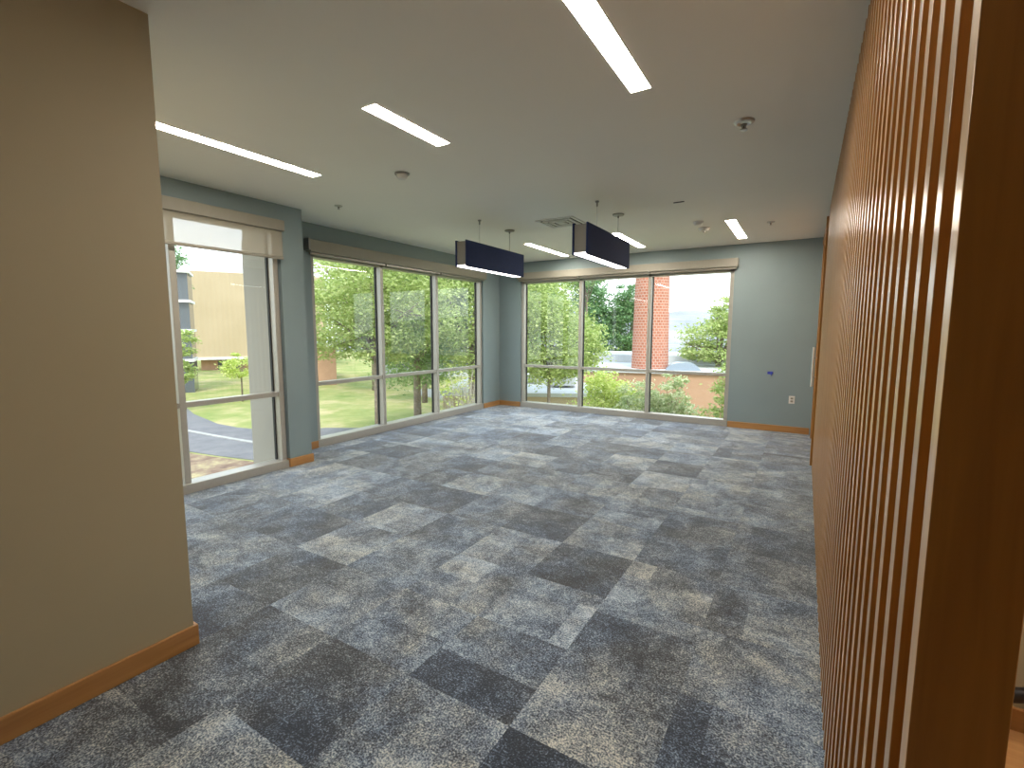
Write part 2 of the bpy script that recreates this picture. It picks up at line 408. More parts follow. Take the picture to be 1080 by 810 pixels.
# ------------------------------------------------------------------ recessed linear lights
def troffer(x, y0, y1, label):
    t = thing('recessed_light', (x, (y0 + y1) / 2, ZC), label, 'ceiling light', 'recessed linear ceiling lights')
    w = .055; f = MB()
    f.box(x - w - .006, x - w, y0 - .006, y1 + .006, ZC - .004, ZC - .0005).box(x + w, x + w + .006, y0 - .006, y1 + .006, ZC - .004, ZC - .0005)
    f.box(x - w, x + w, y0 - .006, y0, ZC - .004, ZC - .0005).box(x - w, x + w, y1, y1 + .006, ZC - .004, ZC - .0005)
    f.build('trim_frame', M['white'], t)
    MB().box(x - w, x + w, y0, y1, ZC - .003, ZC - .0008).build('diffuser', M['lamp'], t)
troffer(-.845, 1.50, 2.72, 'large glowing ceiling strip cut by the top edge of the photo')
troffer(-2.262, 2.08, 2.76, 'short glowing ceiling strip in the middle, above the smoke detector')
troffer(-3.63, 1.45, 2.74, 'long thin glowing ceiling strip nearest the left windows')
troffer(-3.67, 6.43, 7.80, 'far glowing ceiling strip between the two navy pendants')
troffer(-2.27, 6.35, 7.60, 'far glowing ceiling strip half hidden behind the right navy pendant')
troffer(-.84, 6.31, 7.60, 'far glowing ceiling strip right of the pendants, near the far wall')

troffer(1.0, .45, 1.95, 'unseen ceiling strip added to light the landing beyond the slatted screen')  # added out of view to brighten the landing and the end slat

# ------------------------------------------------------------------ navy pendant lights
def pendant(x, y0, y1, yr, label):
    t = thing('pendant_light', (x, (y0 + y1) / 2, ZC), label, 'pendant light', 'navy box pendants')
    z0, z1 = 2.225, 2.52
    for s in (-1, 1):
        xa, xb = sorted((x + s * .062, x + s * .08))
        MB().box(xa, xb, y0, y1, z0, z1, bev=.003).build('side_panel', M['navy'], t)
    MB().box(x - .062, x + .062, y0 + .012, y1 - .012, z0 + .02, z1 - .012, bev=.002).build('housing', M['pgrey'], t)
    MB().box(x - .0615, x + .0615, y0 + .012, y1 - .012, z0 + .004, z0 + .019, bev=.002).build('light_lens', M['plamp'], t)
    ya, yb = yr
    MB().tube((x, ya, z1 - .012), (x, ya, ZC - .03), .0022, seg=8).build('cable', M['steel'], t)
    MB().lathe((x, ya, ZC), [(.004, -.055), (.009, -.05), (.009, -.018), (.02, -.012), (.02, -.0005)], 16).build('ceiling_cup', M['dsteel'], t, smooth=False)
    MB().tube((x, yb, z1 - .012), (x, yb, ZC - .03), .0035, seg=8).build('power_cord', M['steel'], t)
    MB().lathe((x, yb, ZC), [(.006, -.045), (.010, -.04), (.010, -.02), (.058, -.016), (.065, -.012), (.065, -.0005)], 28).build('canopy', M['dsteel'], t, smooth=False)
pendant(-3.39, 4.42, 5.71, (4.79, 5.47), 'left navy box pendant light, hanging nearer the left windows')
pendant(-1.882, 4.30, 5.555, (4.72, 5.364), 'right navy box pendant light, hanging in front of the far window')

# ------------------------------------------------------------------ small ceiling fittings
t = thing('smoke_detector', (-2.966, 3.072, ZC), 'round smoke detector on the ceiling beyond the short middle light', 'smoke detector')
MB().lathe((-2.966, 3.072, ZC), [(.012, -.05), (.03, -.047), (.044, -.03), (.047, -.016), (.047, -.0005)], 28).build('body', M['white'], t, smooth=False)
MB().lathe((-2.966, 3.072, ZC), [(.058, -.012), (.062, -.008), (.062, -.0006)], 28).build('base_ring', M['dsteel'], t)
def sprinkler(x, y, s, label):
    t = thing('fire_sprinkler', (x, y, ZC), label, 'fire sprinkler', 'ceiling fire sprinklers')
    MB().lathe((x, y, ZC), [(.020 * s, -.004 * s), (.034 * s, -.012 * s), (.046 * s, -.008 * s), (.050 * s, -.0005)], 24).build('escutcheon', M['steel'], t)
    b = MB().tube((x, y, ZC - .012 * s), (x, y, ZC - .022 * s), .010 * s)
    for q in (-1, 1): b.tube((x + q * .012 * s, y, ZC - .012 * s), (x + q * .004 * s, y, ZC - .040 * s), .0028 * s, seg=8)
    b.build('frame', M['dsteel'], t)
    MB().tube((x, y, ZC - .022 * s), (x, y, ZC - .040 * s), .0035 * s, seg=8).build('bulb', M['rail'], t)
    MB().lathe((x, y, ZC), [(.006 * s, -.046 * s), (.018 * s, -.044 * s), (.018 * s, -.040 * s)], 16).build('deflector', M['steel'], t)
sprinkler(-.407, 3.45, 1.25, 'nearest ceiling sprinkler with chrome ring, close to the slatted screen')
sprinkler(-4.29, 3.49, .85, 'small sprinkler near the ceiling edge by the left pier')
sprinkler(-.437, 6.67, .9, 'small sprinkler right of the rightmost far ceiling strip')
for y, r, lab, nm in ((6.23, .062, 'domed ceiling detector, nearer one of the pair by the right far strip', 'ceiling_detector'),
                      (6.62, .07, 'flat ceiling detector with an indicator light, farther one of the pair', 'ceiling_detector')):
    t = thing(nm, (-1.185, y, ZC), lab, 'ceiling detector')
    MB().lathe((-1.185, y, ZC), [(r * .35, -.045), (r * .7, -.04), (r * .9, -.015), (r, -.012), (r, -.0005)], 24).build('body', M['white'], t)
    if y > 6.4: MB().lathe((-1.185, y, ZC), [(.006, -.062), (.014, -.056), (.014, -.0455)], 12).build('indicator', M['steel'], t)
MB_ = MB().box(-1.235, -1.13, 5.172, 5.192, ZC - .006, ZC - .0005, bev=.001)
tag(MB_.build('ceiling_slot', M['black']), 'small dark slot cover on the ceiling in front of the detector pair', 'ceiling slot')
# square air diffuser
t = thing('ceiling_vent', (-2.60, 5.40, ZC), 'square white air vent on the ceiling between the two navy pendants', 'air vent')
f = MB()
def ring(mb, cx, cy, a, b, z0, z1):
    mb.box(cx - a, cx + a, cy - a, cy - b, z0, z1).box(cx - a, cx + a, cy + b, cy + a, z0, z1)
    mb.box(cx - a, cx - b, cy - b, cy + b, z0, z1).box(cx + b, cx + a, cy - b, cy + b, z0, z1)
ring(f, -2.60, 5.40, .24, .205, ZC - .010, ZC - .0005); f.build('outer_frame', M['white'], t)
f = MB(); ring(f, -2.60, 5.40, .175, .145, ZC - .016, ZC - .004); ring(f, -2.60, 5.40, .115, .085, ZC - .016, ZC - .004); f.box(-2.655, -2.545, 5.345, 5.455, ZC - .016, ZC - .004)
f.build('louvre', M['white'], t)
MB().box(-2.80, -2.40, 5.20, 5.60, ZC - .003, ZC - .0008).build('throat', M['black'], t)

# ------------------------------------------------------------------ far wall outlet and blue stub
t = thing('wall_outlet', (-.122, YB, .494), 'white outlet plate low on the far wall', 'wall outlet')
MB().box(-.160, -.084, YB - .007, YB - .0005, .437, .551, bev=.003).build('cover_plate', M['white'], t)
for z in (.473, .515): MB().box(-.139, -.105, YB - .010, YB - .0068, z - .014, z + .014, bev=.003).build('socket', M['fascia'], t)
o = MB().tube((-.402, YB - .001, .885), (-.402, YB - .03, .875), .020, .014, 12).tube((-.402, YB - .028, .878), (-.408, YB - .045, .84), .008, .005, 8).box(-.46, -.40, YB - .004, YB - .0005, .86, .90, bev=.001)
tag(o.build('cable_stub', M['bluetape']), 'small blue cable stub sticking out of the far wall', 'cable')

# ------------------------------------------------------------------ slatted oak screen and the wood door beyond
t = thing('slatted_screen', (XS + .045, 3.45, 0), 'tall oak screen of closely set vertical slats along the right side', 'slatted screen')
n = 55
slat_me = None
for k in range(n):
    y = .735 + .0992 * k
    if slat_me is None:
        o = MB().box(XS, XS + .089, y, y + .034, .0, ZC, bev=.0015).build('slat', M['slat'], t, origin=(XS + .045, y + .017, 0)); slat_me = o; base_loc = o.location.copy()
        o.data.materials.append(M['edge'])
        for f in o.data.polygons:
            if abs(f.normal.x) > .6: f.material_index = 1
    else:
        o = slat_me.copy(); C.objects.link(o); o.location = base_loc + Vector((0, .0992 * k, 0))
yE = 6.20
t = thing('door_1', (.20, 7.0, 0), 'flush oak door in a wood frame at the far right', 'door', kind='structure')
w = MB(); w.box(.12, .299, yE + .02, yE + .10, 0, 2.72, bev=.003).box(.135, .299, 7.82, 7.90, 0, 2.72, bev=.003).box(.125, .299, yE + .10, 7.82, 2.66, 2.72, bev=.003)
w.build('door_frame', M['slat'], t)
MB().box(.155, .20, yE + .11, 7.81, .01, 2.655, bev=.002).build('door_leaf', M['slat'], t)
hd = MB().tube((.088, 6.45, .87), (.088, 6.45, 1.32), .011, seg=12).build('door_handle', M['white'], t)
g = MB().tube((.088, 6.45, .98), (.156, 6.45, .98), .007, seg=10).tube((.088, 6.45, 1.20), (.156, 6.45, 1.20), .007, seg=10)
g = g.build('handle_bracket', M['dsteel'], hd); g.location = (0, 0, 0)
struct('trim_1', MB().box(.20, .299, yE + .02, YB, 2.72, ZC), M['black'], 'black block painted as the shade in the gap above the oak door', 'trim')  # black colour stands in for the shade between door frame and ceiling
struct('trim_2', MB().box(.16, .299, 7.90, YB, 0, 2.72, bev=.003), M['slat'], 'oak panel between the door and the far wall', 'trim')

# landing beyond the screen
struct('trim_3', MB().box(.30, 2.0, -3.0, 2.384, 0, .012), M['oakf'], 'oak boarded landing seen past the end of the slatted screen', 'trim')
t = thing('handrail', (1.0, 2.33, 0), 'dark metal handrail on the beige landing wall past the screen', 'handrail')
MB().tube((.42, 2.33, .07), (1.75, 2.33, .56), .026, seg=16).build('rail', M['rail'], t, smooth=True)
for x in (1.02, 1.6):
    z = .07 + (x - .42) * .368
    b = MB()
    b.tube((x, 2.399, z - .05), (x, 2.35, z - .05), .008, seg=8).tube((x, 2.35, z - .052), (x, 2.33, z - .02), .008, seg=8)
    b.build('bracket', M['rail'], t)

# ================================================================== OUTSIDE
GZ = -2.4
def ground_mat(name, cols, scale, rough=.95):
    m, n, l, b = new_mat(name)
    geo = n.new('ShaderNodeNewGeometry')
    z = n.new('ShaderNodeTexNoise'); z.inputs['Scale'].default_value = scale; z.inputs['Detail'].default_value = 8; z.inputs['Roughness'].default_value = .65
    l.new(geo.outputs['Position'], z.inputs['Vector'])
    r = n.new('ShaderNodeValToRGB'); l.new(z.outputs['Fac'], r.inputs[0])
    e = r.color_ramp.elements; e[0].position = .32; e[1].position = .68
    e[0].color = (*cols[0], 1); e[1].color = (*cols[-1], 1)
    for k, c in enumerate(cols[1:-1]):
        x = e.new(.32 + .36 * (k + 1) / (len(cols) - 1)); x.color = (*c, 1)
    l.new(r.outputs[0], b.inputs['Base Color']); b.inputs['Roughness'].default_value = rough; b.inputs['Specular IOR Level'].default_value = .1
    return m
M['lawn'] = ground_mat('lawn_grass', [(.16, .21, .06), (.25, .26, .095), (.40, .33, .18)], .6)
M['asph'] = ground_mat('asphalt', [(.135, .13, .14), (.19, .18, .185)], 1.5)
M['conc'] = ground_mat('concrete', [(.30, .29, .28), (.38, .37, .35)], 2)
M['mulch'] = ground_mat('dry_mulch', [(.13, .08, .06), (.22, .15, .11), (.38, .32, .18)], 2.2)
M['tan'] = ground_mat('tan_precast', [(.42, .33, .21), (.47, .37, .245)], .25)
M['tanb'] = ground_mat('tan_brick_wall', [(.40, .24, .16), (.46, .28, .19)], 1.5)
M['roofw'] = ground_mat('white_roofing', [(.42, .43, .45), (.55, .55, .56)], .5)
M['hill'] = ground_mat('haze_tinted_hills', [(.20, .215, .27), (.27, .27, .31), (.37, .35, .34)], .014)  # distance haze mixed into the base colour of hills and valley
M['wing'] = mat('dark_window_glass', (.10, .11, .12), .15)
M['band'] = mat('white_concrete_band', (.70, .69, .66), .7)
M['bark'] = mat('tree_bark', (.22, .17, .13), .9, var=.3, scale=12)
M['pbark'] = mat('pale_bark', (.46, .42, .36), .9, var=.2, scale=12)
M['skyl'] = mat('skylight_plastic', (.26, .30, .35), .35)
M['unit'] = mat('galvanised_housing', (.48, .49, .51), .5, metal=.3, var=.1, scale=4)

def brick_mat():
    m, n, l, b = new_mat('red_brick')
    tc = n.new('ShaderNodeTexCoord')
    br = n.new('ShaderNodeTexBrick'); br.offset = .5
    br.inputs['Color1'].default_value = (.34, .105, .06, 1); br.inputs['Color2'].default_value = (.44, .16, .10, 1); br.inputs['Mortar'].default_value = (.46, .33, .27, 1)
    br.inputs['Scale'].default_value = 1; br.inputs['Brick Width'].default_value = .17; br.inputs['Row Height'].default_value = .13
    br.inputs['Mortar Size'].default_value = .014; br.inputs['Mortar Smooth'].default_value = .2
    l.new(tc.outputs['UV'], br.inputs['Vector']); l.new(br.outputs['Color'], b.inputs['Base Color'])
    b.inputs['Roughness'].default_value = .9
    return m
M['brick'] = brick_mat()

def leaf_mat(name, c1, c2, c3, tr=.45):
    m, n, l, b = new_mat(name)
    geo = n.new('ShaderNodeNewGeometry')
    r = n.new('ShaderNodeValToRGB'); e = r.color_ramp.elements
    l.new(geo.outputs['Random Per Island'], r.inputs[0])
    e[0].color = (*c1, 1); e[1].color = (*c3, 1); x = e.new(.5); x.color = (*c2, 1)
    l.new(r.outputs[0], b.inputs['Base Color']); b.inputs['Roughness'].default_value = .6
    tl = n.new('ShaderNodeBsdfTranslucent'); l.new(r.outputs[0], tl.inputs[0])
    mx = n.new('ShaderNodeMixShader'); mx.inputs[0].default_value = tr
    l.new(b.outputs[0], mx.inputs[1]); l.new(tl.outputs[0], mx.inputs[2]); l.new(mx.outputs[0], n['Material Output'].inputs[0])
    return m
M['leaf_light'] = leaf_mat('light_green_leaves', (.28, .38, .10), (.41, .50, .16), (.60, .65, .30))
M['leaf_yel'] = leaf_mat('yellow_green_leaves', (.38, .50, .10), (.56, .64, .16), (.74, .76, .34))
M['leaf_mid'] = leaf_mat('mid_green_leaves', (.17, .29, .09), (.26, .39, .14), (.40, .53, .22))
M['leaf_dark'] = leaf_mat('dark_green_leaves', (.09, .19, .07), (.15, .28, .11), (.25, .40, .17), .35)
M['leaf_var'] = leaf_mat('cream_edged_leaves', (.30, .40, .18), (.52, .58, .30), (.82, .80, .58))

gr = MB().poly([(-80, -30), (60, -30), (60, 60), (-80, 60)], GZ - .3, GZ)
tag(gr.build('ground', M['lawn']), 'mown lawn around the building outside the windows', 'lawn', kind='structure')
road = MB().poly([(-60, 20.5), (-45, 16.0), (-28.9, 12.5), (-24.1, 11.0), (-20.8, 10.35), (-19.3, 10.35), (-17.3, 10.75), (-16.2, 12.2), (-14.5, 13.2), (-12.6, 9.0), (-13.2, 8.1), (-15.4, 7.63), (-17.0, 7.38), (-24, 6.0), (-60, 2)], GZ, GZ + .02)
tag(road.build('road', M['asph']), 'grey asphalt drive curving past the first left window', 'road', kind='structure')
curb = MB().poly([(-30, 9.0), (-20.4, 8.85), (-18.0, 8.97), (-14.95, 9.22), (-13.5, 9.6), (-13.5, 9.75), (-15, 9.37), (-18.0, 9.13), (-20.4, 9.03), (-30, 9.2)], GZ + .02, GZ + .05)
tag(curb.build('curb', M['conc']), 'thin pale concrete curb line across the drive', 'curb', kind='structure')
mul = MB().poly([(-60, 1), (-24, 5.8), (-17.0, 7.2), (-15.4, 7.45), (-13.2, 7.9), (-12.2, 8.6), (-9.5, 5.0), (-6.0, 3.0), (-6, -3), (-30, -6)], GZ, GZ + .03)
tag(mul.build('mulch_bed', M['mulch']), 'dry mulch bed below the first left window', 'mulch bed', kind='structure')
wk = MB().poly([(-22, 23.5), (-19.9, 21.5), (-17.1, 20.8), (-14.5, 21.6), (-12.5, 24), (-13.5, 25), (-16, 23), (-18.5, 22.6), (-21, 24.5)], GZ, GZ + .02)
tag(wk.build('footpath', M['conc']), 'pale footpath beyond the lawn in the left window', 'path', kind='structure')

# far tan hall
def rbox(mb, cx, cy, ang, x0, x1, y0, y1, z0, z1):
    """box in a frame turned by ang about (cx, cy)"""
    r = bmesh.ops.create_cube(mb.bm, size=1.0); vs = r['verts']
    bmesh.ops.scale(mb.bm, vec=(x1 - x0, y1 - y0, z1 - z0), verts=vs)
    bmesh.ops.translate(mb.bm, vec=((x0 + x1) / 2, (y0 + y1) / 2, (z0 + z1) / 2), verts=vs)
    bmesh.ops.transform(mb.bm, matrix=Matrix.Translation((cx, cy, 0)) @ Matrix.Rotation(ang, 4, 'Z'), verts=vs)
    return mb
A = math.atan2(29.3 - 23.1, -46.3 + 49.9)          # direction of its front face
cx, cy = -49.9, 23.1
t = thing('hall_building', (cx, cy, GZ), 'big blank tan building far off through the first left window', 'building')
def rb(*a): return rbox(MB(), cx, cy, A, *a)
rb(0, 12, 0, 14, -1.2, 7.1).build('upper_wall', M['tan'], t)
rb(-.15, 12.2, -.25, 14, -1.35, -1.1).build('ledge', M['band'], t)
rb(.5, 12, .7, 14, GZ, -1.35).build('lower_wall', M['tanb'], t)
for x in (1.9, 2.9): rb(x, x + .85, .62, .72, GZ, -1.5).build('door', M['wing'], t)
rb(4.8, 7.5, .62, .72, GZ + .2, -1.55).build('window', M['wing'], t)
b = MB()
for k in range(9): rbox(b, cx, cy, A, .3 + k * 1.4, .36 + k * 1.4, .3, .36, 7.1, 8.1)
rbox(b, cx, cy, A, .3, 11.6, .3, .36, 8.05, 8.12); rbox(b, cx, cy, A, .3, 11.6, .3, .36, 7.6, 7.65)
b.build('roof_railing', M['unit'], t)
# banded block left of the hall
cx, cy = -35.4, 10.4
t = thing('banded_building', (cx, cy, GZ), 'building with thin white floor bands left of the tan hall', 'building')
rb(0, 5.4, 0, 2.5, GZ, 5.0).build('wall', M['wing'], t)
for z in (-.45, 1.4, 3.2, 5.0): rb(-.4, 5.5, -.25, 2.5, z, z + .16).build('floor_band', M['band'], t)
# pink-tan wall past the lawn (window 2)
t = thing('tan_building', (-33, 24, GZ), 'low pinkish tan building beyond the lawn in the left window', 'building')
A = math.atan2(3.5, 2.6); cx, cy = -31.5, 19.0
rb(0, 4.6, 0, 8, GZ, .3).build('wall', M['tanb'], t)
rb(-.15, 4.75, -.15, 8.1, .3, .55).build('roof_edge', M['band'], t)
cx, cy = -30.0, 28.0; A = .75
t = thing('grey_building', (cx, cy, GZ), 'low grey building half hidden by trees past the footpath', 'building')
rb(0, 9, 0, 5, GZ, .6).build('wall', M['unit'], t); rb(-.2, 9.2, -.2, 5.2, .6, .9).build('roof_edge', M['roofw'], t)
rb(.8, 8, -.04, .02, -1.6, -.4).build('window', M['wing'], t)

# chimney
def chimney():
    t = thing('brick_chimney', (-6.36, 23.14, GZ), 'tall tapered red brick chimney outside the far window', 'chimney')
    seg = 48; bm = bmesh.new(); uvl = bm.loops.layers.uv.new('UVMap')
    z0, z1, r0, r1 = 0, 10.8, .90, .70
    ra = [bm.verts.new((r0 * math.cos(2 * math.pi * k / seg), r0 * math.sin(2 * math.pi * k / seg), z0)) for k in range(seg)]
    rb_ = [bm.verts.new((r1 * math.cos(2 * math.pi * k / seg), r1 * math.sin(2 * math.pi * k / seg), z1)) for k in range(seg)]
    for k in range(seg):
        f = bm.faces.new((ra[k], ra[(k + 1) % seg], rb_[(k + 1) % seg], rb_[k]))
        cir = 5.04
        for lp, uv in zip(f.loops, ((k / seg * cir, 0), ((k + 1) / seg * cir, 0), ((k + 1) / seg * cir, z1), (k / seg * cir, z1))): lp[uvl].uv = uv
        f.smooth = True
    me = bpy.data.meshes.new('shaft'); bm.to_mesh(me); bm.free(); me.materials.append(M['brick'])
    o = bpy.data.objects.new('shaft', me); C.objects.link(o); o.parent = t
    MB().lathe((0, 0, 10.8), [(.74, 0), (.84, .1), (.84, .45), (.74, .55)], 32).build('cap', M['conc'], t).location = (0, 0, 0)
chimney()

# low building round the chimney
t = thing('flat_roof_building', (-5, 24, GZ), 'low white-roofed building behind the brick chimney', 'building')
cx, cy = -8.6, 20.3; A = math.atan2(1.5, 6.28)
rb(0, 9.4, 0, 11, GZ, -.34).build('wall', M['tanb'], t)
rb(-.1, 9.5, -.1, 11, -.34, -.27).build('roof', M['roofw'], t)
rb(-.5, 9.0, 6.0, 11, -.27, .16).build('parapet', M['roofw'], t)
t2 = MB()
import itertools
def vault(mb, w_, d_, h_, seg=14):
    pa = [(-w_ / 2 + w_ * k / seg, h_ * (1 - abs(2 * k / seg - 1) ** 3.2)) for k in range(seg + 1)]
    a = [mb.bm.verts.new((x, 0, z)) for x, z in pa]; b = [mb.bm.verts.new((x, d_, z)) for x, z in pa]
    for k in range(seg): mb.bm.faces.new((a[k], a[k + 1], b[k + 1], b[k]))
    mb.bm.faces.new(a[::-1]); mb.bm.faces.new(b)
vault(t2, 1.55, 1.2, .34)
o = t2.build('roof_skylight', M['skyl']); o.location = (-4.62, 22.3, -.27); o.rotation_euler.z = A
tag(o, 'pale curved skylight on the white roof right of the chimney', 'skylight')
# terrace roof at left of the far window
t = thing('terrace_building', (-9, 18, GZ), 'low tan building with a white roof at lower left of the far window', 'building')
cx, cy = -11.9, 14.3; A = math.atan2(1.27, 2.5)
rb(0, 6.5, 0, 8, GZ, -1.0).build('wall', M['tan'], t)
rb(-.1, 6.6, -.1, 8.1, -1.0, -.86).build('roof', M['roofw'], t)
def unit(x, y, a, s, lab):
    t = thing('roof_unit', (x, y, -.86), lab, 'roof unit', 'roof units on the terrace roof')
    b = MB().box(-.55 * s, .55 * s, -.4 * s, .4 * s, .08, .62 * s, bev=.03).build('cabinet', M['unit'], t); b.location = (0, 0, 0)
    b = MB().lathe((0, 0, .62 * s), [(.3 * s, 0), (.3 * s, .08 * s), (.24 * s, .1 * s)], 20).build('fan_cowl', M['dsteel'], t); b.location = (0, 0, 0)
    f = MB()
    for q in (-.4, .4): f.box(q * s - .05, q * s + .05, -.4 * s, .4 * s, 0, .08)
    f.build('foot', M['dsteel'], t).location = (0, 0, 0)
    t.rotation_euler.z = a
unit(-8.7, 18.3, .4, 1.0, 'larger grey unit on the white terrace roof, right one')
unit(-10.4, 18.9, .5, .7, 'smaller grey unit on the white terrace roof, left one')

# hills
def hills():
    rnd = random.Random(3); bm = bmesh.new(); nx, ny = 60, 6; vs = []
    for j in range(ny):
        row = []
        for i in range(nx):
            x = -900 + 1800 * i / (nx - 1); y = 700 + 160 * j
            h = (j / (ny - 1)) ** .8 * (66 + 11 * math.sin(x * .006 + 1) + 5 * math.sin(x * .017) + 3 * math.sin(x * .05 + j)) - 35 * (1 - min(1, j))
            row.append(bm.verts.new((x, y, h - (6 if j == 0 else 0))))
        vs.append(row)
    for j in range(ny - 1):
        for i in range(nx - 1): bm.faces.new((vs[j][i], vs[j][i + 1], vs[j + 1][i + 1], vs[j + 1][i]))
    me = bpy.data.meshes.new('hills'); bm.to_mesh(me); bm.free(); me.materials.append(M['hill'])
    for f in me.polygons: f.use_smooth = True
    o = bpy.data.objects.new('hills', me); C.objects.link(o)
    tag(o, 'pale hazy hills on the horizon right of the chimney', 'hills', kind='structure')
hills()
vp = MB().poly([(-800, 60), (800, 60), (800, 900), (-800, 900)], -18, -16)
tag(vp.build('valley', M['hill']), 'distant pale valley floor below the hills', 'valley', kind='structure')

# ------------------------------------------------------------------ trees
def leaves(rs, blobs, n, size, flat=.5, aspect=2.0):
    """n separate little rhombic leaves in clumps over the ellipsoid blobs (cx, cy, cz, rx, ry, rz)"""
    vol = np.array([b[3] * b[4] * b[5] for b in blobs]) ** .8; cnt = np.maximum(1, (vol / vol.sum() * n)).astype(int)
    out = []
    for b, m in zip(blobs, cnt):
        nc = max(4, m // 55)
        d = rs.normal(size=(nc, 3)); d /= np.linalg.norm(d, axis=1)[:, None]
        rad = rs.uniform(.25, 1.0, nc) ** .45
        cl = d * rad[:, None] * np.array(b[3:6]) + np.array(b[:3])
        csz = (b[3] * b[4] * b[5]) ** (1 / 3) * rs.uniform(.10, .22, nc)
        idx = rs.integers(0, nc, m)
        p = cl[idx] + rs.normal(size=(m, 3)) * csz[idx][:, None] * np.array([1.15, 1.15, flat])
        out.append(p)
    p = np.concatenate(out); m = len(p)
    a = rs.normal(size=(m, 3)); a[:, 2] *= .5; a /= np.linalg.norm(a, axis=1)[:, None]
    q = np.cross(a, rs.normal(size=(m, 3))); q /= np.linalg.norm(q, axis=1)[:, None]
    s = (size * rs.uniform(.6, 1.3, m))[:, None]
    a = a * s * .5; q = q * s * .5 / aspect
    v = np.stack([p - a, p + q, p + a, p - q], 1).reshape(-1, 3)
    return v, m
def leaf_mesh(name, v, m, mt, parent, origin):
    me = bpy.data.meshes.new(name); v = v - np.array(origin)
    me.vertices.add(4 * m); me.vertices.foreach_set('co', v.astype(np.float32).ravel())
    me.loops.add(4 * m); me.loops.foreach_set('vertex_index', np.arange(4 * m, dtype=np.int32))
    me.polygons.add(m); me.polygons.foreach_set('loop_start', np.arange(0, 4 * m, 4, dtype=np.int32))
    me.update(calc_edges=True); me.validate(); me.materials.append(mt)
    o = bpy.data.objects.new(name, me); C.objects.link(o); o.parent = parent
    return o
def tree(name, x, y, zb, blobs, n, size, mt, label, cat='tree', group=None, trunk=.16, bark='bark', seed=1, nbr=9, flat=.5, stems=1):
    """blobs are relative to (x, y, zb)"""
    rs = np.random.default_rng(seed); rnd = random.Random(seed)
    t = thing(name, (x, y, zb), label, cat, group)
    v, m = leaves(rs, blobs, n, size, flat)
    leaf_mesh('foliage', v, m, M[mt], t, (0, 0, 0))
    b = MB(); lo = min(q[2] - q[5] for q in blobs)
    top = max(q[2] for q in blobs)
    for s in range(stems):
        ox = 0 if stems == 1 else rnd.uniform(-.25, .25); oy = 0 if stems == 1 else rnd.uniform(-.25, .25)
        h1 = max(.3, lo + .25 * (top - lo)) if stems == 1 else .25
        b.tube((ox, oy, 0), (ox, oy, h1), trunk, trunk * .75, 10)
        for k in range(nbr):
            q = blobs[(k + s) % len(blobs)]
            st = Vector((ox, oy, h1 * rnd.uniform(.75, 1.0)))
            en = Vector((q[0] + rnd.uniform(-.75, .75) * q[3], q[1] + rnd.uniform(-.75, .75) * q[4], q[2] + rnd.uniform(-.4, .75) * q[5]))
            md = st.lerp(en, .5) + Vector((rnd.uniform(-.2, .2), rnd.uniform(-.2, .2), rnd.uniform(0, .35)))
            r = trunk * rnd.uniform(.28, .45)
            b.tube(st, md, r, r * .65, 7).tube(md, en, r * .65, r * .2, 6)
            for _ in range(2):
                e2 = md.lerp(en, rnd.uniform(.2, .8)); e3 = e2 + Vector((rnd.uniform(-.7, .7), rnd.uniform(-.7, .7), rnd.uniform(-.1, .6))) * (q[3] * .5)
                b.tube(e2, e3, r * .35, r * .1, 5)
    o = b.build('trunk', M[bark], t, smooth=True); o.location = (0, 0, 0)
    return t

# big trees outside window 2
tree('locust_tree', -11.0, 10.2, GZ, [(.3, -.2, 5.3, 2.1, 1.5, 1.5), (-1.2, -.7, 4.3, 1.2, 1.0, 1.3), (.9, .3, 4.4, 1.5, 1.2, 1.2), (-.3, .2, 6.6, 1.9, 1.5, 1.1), (0, 0, 3.6, 1.5, 1.0, .7)], 34000, .11, 'leaf_light', 'nearest light green tree over the lawn in the first bay of the left window', seed=4, flat=.4, nbr=14)
tree('locust_tree', -12.4, 13.4, GZ, [(0, 0, 4.2, 2.1, 2.2, 1.9), (.9, .5, 6.4, 2.3, 2.3, 1.6), (-.9, .9, 2.7, 1.9, 1.9, 1.0)], 30000, .125, 'leaf_mid', 'mid green tree in the middle bay of the left window', seed=5, nbr=12)
tree('locust_tree', -9.9, 13.5, GZ, [(0, 0, 4.5, 1.6, 1.7, 1.8), (-.3, .7, 6.2, 1.8, 1.7, 1.3), (.5, -.2, 3.2, 1.2, 1.2, .8)], 20000, .12, 'leaf_light', 'light green tree in the last bay of the left window', seed=6, nbr=12)
tree('bare_shrub', -8.7, 11.6, GZ, [(0, 0, 1.9, .9, .9, 1.2)], 1100, .09, 'leaf_yel', 'thin shrub of pale bare twigs at the foot of the last left bay', 'shrub', trunk=.03, bark='pbark', seed=7, nbr=22, stems=5)
tree('locust_tree', -17.5, 19.5, GZ, [(0, 0, 3.6, 2.4, 2.4, 1.6), (0, 0, 5.4, 2.6, 2.4, 1.8)], 18000, .16, 'leaf_yel', 'yellow green tree farther off behind the left window trees', seed=8)
tree('shade_tree', -24, 22, GZ, [(0, 0, 5.0, 3.6, 3.6, 2.6), (0, 0, 8.0, 3.4, 3.4, 2.4)], 15000, .26, 'leaf_light', 'tall distant tree behind the nearest light green tree', seed=9, trunk=.25)
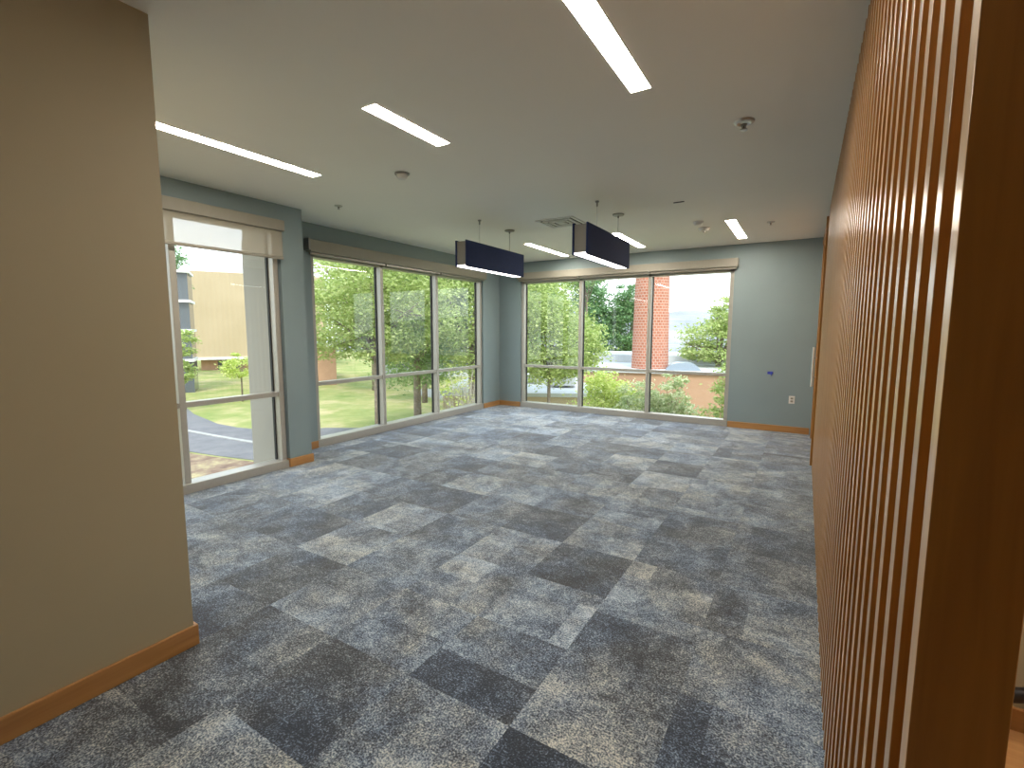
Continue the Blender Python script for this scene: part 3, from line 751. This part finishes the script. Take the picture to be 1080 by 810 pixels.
# first window
tree('sapling', -26.3, 14.5, GZ, [(0, 0, 1.9, 1.0, 1.0, .55), (-.2, .1, 2.3, .7, .7, .4)], 2600, .13, 'leaf_yel', 'small young tree on the lawn before the tan hall', trunk=.05, seed=10, nbr=6)
tree('shade_tree', -43.5, 18.4, GZ, [(0, 0, 8.4, 1.5, 1.6, 2.4), (0, 0, 5.2, 1.3, 1.3, 1.5)], 5500, .22, 'leaf_dark', 'dark tree at the left edge of the first window', trunk=.25, seed=12)
tree('shade_tree', -25.6, 11.25, GZ, [(0, 0, 1.9, .55, .55, .6), (.1, 0, 3.3, .6, .6, .75)], 2600, .14, 'leaf_light', 'light green bushy tree left of the tan hall', trunk=.12, seed=13)
# far window
tree('locust_tree', -7.6, 14.9, GZ, [(0, 0, 3.5, 1.55, 1.6, 1.5), (-.7, -.3, 5.0, 1.5, 1.5, 1.3), (.9, .4, 3.4, 1.0, 1.1, 1.0), (-.1, .1, 2.75, 1.3, 1.3, .55)], 27000, .115, 'leaf_light', 'light green tree filling the left bay of the far window', seed=14, nbr=12, trunk=.07)
tree('shade_tree', -11.2, 26.8, GZ, [(0, 0, 8.3, 2.5, 2.3, 1.6), (-2.2, 0, 7.4, 2.1, 2.1, 2.0)], 8000, .19, 'leaf_mid', 'thinly leaved treetop above the light green tree of the far window', seed=15, nbr=14, trunk=.07)
tree('dark_tree', -16.2, 39.5, GZ, [(0, 0, 4.3, 2.2, 2.2, 3.4), (0, 0, 6.5, 1.6, 1.6, 2.2)], 14000, .24, 'leaf_dark', 'dark green tree in the middle bay, left one behind the white roof', seed=16, trunk=.2)
tree('dark_tree', -13.3, 41.0, GZ, [(0, 0, 4.0, 1.9, 1.9, 3.0), (0, 0, 6.0, 1.4, 1.4, 2.0)], 12000, .24, 'leaf_dark', 'dark green tree standing next to the left side of the chimney', seed=17, trunk=.2)
tree('dark_tree', -20.5, 37.0, GZ, [(0, 0, 5.0, 2.8, 2.8, 3.6), (0, 0, 7.8, 2.2, 2.2, 2.6)], 14000, .26, 'leaf_mid', 'tall green tree behind the thin treetop in the middle bay', seed=18, trunk=.25)
tree('shade_tree', -3.7, 26.0, GZ, [(.2, 0, 3.4, 1.9, 1.9, 1.2), (.9, 0, 4.6, 1.5, 1.4, 1.1), (-.9, 0, 2.9, 1.1, 1.1, .6)], 13000, .15, 'leaf_light', 'spreading bright green tree right of the chimney', seed=19, nbr=16, flat=.3)
# shrubs below the far window
tree('leafy_shrub', -3.95, 10.9, GZ, [(0, 0, 1.7, .85, .8, 1.05), (0, 0, 2.5, .62, .6, .5)], 12000, .075, 'leaf_yel', 'yellow green shrub at the left of the shrubs under the far window', 'shrub', 'shrubs under the far window', trunk=.03, seed=21, stems=3)
tree('leafy_shrub', -3.0, 10.3, GZ, [(0, 0, 1.5, .62, .6, 1.0), (0, 0, 2.35, .5, .45, .5)], 9000, .07, 'leaf_var', 'cream edged shrub in the middle bay beside the window post', 'shrub', 'shrubs under the far window', trunk=.03, seed=22, stems=3)
tree('leafy_shrub', -2.35, 10.7, GZ, [(0, 0, 1.6, .5, .5, 1.0), (-.1, 0, 2.5, .38, .36, .5)], 8000, .07, 'leaf_var', 'cream edged shrub at the left of the last bay of the far window', 'shrub', 'shrubs under the far window', trunk=.03, seed=23, stems=3)
tree('leafy_shrub', -1.25, 11.0, GZ, [(-.1, 0, 1.5, .65, .6, 1.0), (.05, 0, 2.6, .45, .45, .8)], 9500, .075, 'leaf_light', 'green shrub at the right end under the far window', 'shrub', 'shrubs under the far window', trunk=.03, seed=24, stems=3)
tree('leafy_shrub', -1.75, 9.9, GZ, [(0, 0, 1.05, .5, .45, .55)], 5000, .07, 'leaf_mid', 'low green shrub before the pinkish wall under the far window', 'shrub', 'shrubs under the far window', trunk=.03, seed=25, stems=3)
